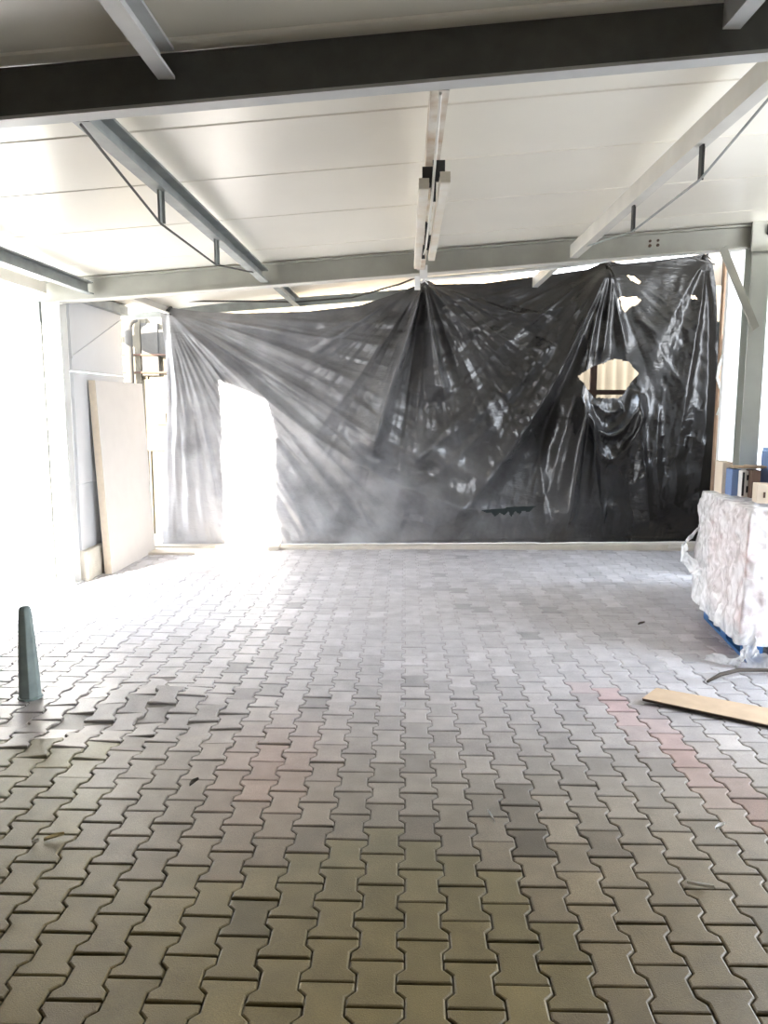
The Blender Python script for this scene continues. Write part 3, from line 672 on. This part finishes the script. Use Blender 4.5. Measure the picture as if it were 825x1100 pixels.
carton('white_carton', a_for(794.5, .66), .66, .048, .12, .19, M['white_box'], 'narrow white carton with black marks on the stack', .03, prints=[(-.3,.5,.3,.9,M['black_print']),(.3,.3,.25,.25,M['black_print']),(.3,.75,.25,.2,M['black_print'])])
carton('brown_carton', a_for(805.5, .60), .60, .062, .12, .2, M['brown_box'], 'dark brown carton in the row on the stack', .05)
carton('cream_carton', a_for(816, .30), .30, .095, .14, .13, M['cream_box'], 'small cream carton standing in front of the brown one', -.1, prints=[(0,.45,.14,.3,M['brown_box'])])
carton('blue_carton', a_for(829, .62), .62, .15, .2, .33, M['blue_box'], 'tall blue carton at the right frame edge on the stack', 0)
b_ = MB()
x, y = pp(.17, .72); b_.cbox(x, y, 1.256, .24, .14, .012, ROT-.1); x, y = pp(.2, .66); b_.cbox(x, y, 1.266, .17, .12, .01, ROT-.35)
tag(b_.build('cardboard_sheet', M['cardboard']), 'torn cardboard lying on top of the cartons', 'cardboard')

# ------------------------------------------------------------------ things on the floor
t = thing('bollard', (-2.2, 4.27, 0), 'short tapered grey green bollard standing on the pavers at left', 'bollard')
b_ = MB(); n = 8
prof = [(.062,0),(.06,.10),(.052,.28),(.042,.45),(.036,.53),(.030,.548),(.018,.555)]
for r, z in prof:
    for k in range(n):
        a = 2*math.pi*(k+.5)/n; b_.v.append((-2.2+r*math.cos(a), 4.27+r*math.sin(a), z))
for j in range(len(prof)-1):
    for k in range(n): b_.f.append((j*n+k, j*n+(k+1) % n, (j+1)*n+(k+1) % n, (j+1)*n+k))
b_.f.append(tuple((len(prof)-1)*n+k for k in range(n))); b_.f.append(tuple(reversed(range(n))))
b_.build('shaft', M['bollard'], t, bevel=.004)
b_ = MB(); b_.tube([(-2.2,4.27,.002),(-2.2,4.27,.012)], .07, 12); b_.build('foot_ring', M['bollard'], t)

c = thing('cardboard_strip', (1.7, 4.2, .03), 'flat strip of brown cardboard lying on the pavers at right', 'cardboard')
def strip(z0, z1, g_=0):
    P = [(1.365-g_, 4.275-g_), (1.93, 3.945-g_), (2.45, 3.66-g_), (2.56, 3.88), (2.035, 4.175), (1.5, 4.445)]
    v = [(x, y, z0 + (.012 if i in (0,5) else 0)) for i, (x, y) in enumerate(P)] + [(x, y, z1 + (.012 if i in (0,5) else 0)) for i, (x, y) in enumerate(P)]
    n = len(P); return v, [tuple(reversed(range(n))), tuple(range(n, 2*n))] + [(i, (i+1) % n, n+(i+1) % n, n+i) for i in range(n)]
b_ = MB(); b_.add(*strip(.019, .023)); b_.build('top_liner', M['cardboard'], c)
b_ = MB(); b_.add(*strip(.004, .0187, -.004)); o = b_.build('folded_underside', M['card_edge'], c); o['label'] = 'dark folded edge'  # folded layer coloured darker than the top liner
b_ = MB(); b_.tube([(1.87,4.62,.012),(1.98,4.70,.03),(2.12,4.77,.035),(2.3,4.79,.03),(2.6,4.74,.012)], [.008,.013,.013,.012,.01], 7); tag(b_.build('stick', M['stick'], smooth=True), 'dark bent stick on the pavers behind the cardboard strip', 'stick')
# litter
def leafy(x, y, l, w_, a, m, name, label, cat):
    b_ = MB(); K = 7
    z = float(hgt(x, y))+.004
    for k in range(K):
        t_ = k/(K-1); ww = w_*math.sin(math.pi*min(max(t_, .06), .94)); 
        for s_ in (-1, 0, 1):
            lx = (t_-.5)*l; ly = s_*ww/2
            b_.v.append((x+lx*math.cos(a)-ly*math.sin(a), y+lx*math.sin(a)+ly*math.cos(a), z+.012*abs(s_)+.012*t_))
    b_.f = [(k*3+j, k*3+j+1, (k+1)*3+j+1, (k+1)*3+j) for k in range(K-1) for j in range(2)]
    tag(b_.build(name, m, smooth=True), label, cat)
leafy(-1.38, 2.79, .075, .03, .35, M['leaf'], 'dry_leaf', 'curled yellowish dry leaf on the pavers, lower left', 'leaf')
leafy(-1.44, 2.76, .03, .018, -.2, M['paper'], 'paper_scrap', 'tiny white scrap beside the curled leaf', 'scrap')
leafy(1.05, 2.55, .09, .008, -.5, M['paper'], 'straw', 'pale straw on the pavers at lower right', 'straw')
leafy(.36, 3.0, .07, .008, 1.9, M['paper'], 'straw', 'pale straw on the pavers right of centre', 'straw')
leafy(1.28, 2.95, .05, .02, .4, M['paper'], 'paper_scrap', 'white scrap near the right frame edge below the cardboard', 'scrap')
leafy(-1.46, 2.3, .03, .02, .4, M['paper'], 'paper_scrap', 'white scrap at the left frame edge', 'scrap')
leafy(-.95, 3.25, .05, .03, .9, M['stick'], 'dark_clod', 'small dark clod left of centre on the pavers', 'clod')
leafy(1.85, 5.9, .06, .03, .3, M['stick'], 'dark_clod', 'small dark clod left of the wrapped stack', 'clod')

# ------------------------------------------------------------------ light
sd = bpy.data.lights.new('sun', 'SUN'); sd.energy = 26; sd.angle = math.radians(.6); sd.color = (1, .93, .82)
so = bpy.data.objects.new('sun', sd); C.objects.link(so)
az = math.atan2(.51, 1.0); el = math.radians(10.5)
from mathutils import Vector
dirv = Vector((math.sin(az)*math.cos(el), math.cos(az)*math.cos(el), -math.sin(el)))
so.rotation_euler = dirv.to_track_quat('-Z', 'Y').to_euler()
so.location = (-8, -8, 6)
wd = bpy.data.worlds.new('sky'); S.world = wd; wd.use_nodes = True
nt = wd.node_tree; N = nt.nodes; L = nt.links; bg = N['Background']
tc = N.new('ShaderNodeTexCoord'); sp = N.new('ShaderNodeSeparateXYZ'); L.new(tc.outputs['Generated'], sp.inputs[0])
r = N.new('ShaderNodeValToRGB'); r.color_ramp.elements[0].color = (.93, .96, 1, 1); r.color_ramp.elements[1].color = (.66, .80, 1, 1)
L.new(sp.outputs['Z'], r.inputs['Fac']); L.new(r.outputs['Color'], bg.inputs['Color']); bg.inputs['Strength'].default_value = 6.5
S.cycles.max_bounces = 10; S.cycles.diffuse_bounces = 6; S.cycles.transparent_max_bounces = 12
S.cycles.use_denoising = True; S.cycles.sample_clamp_indirect = 8
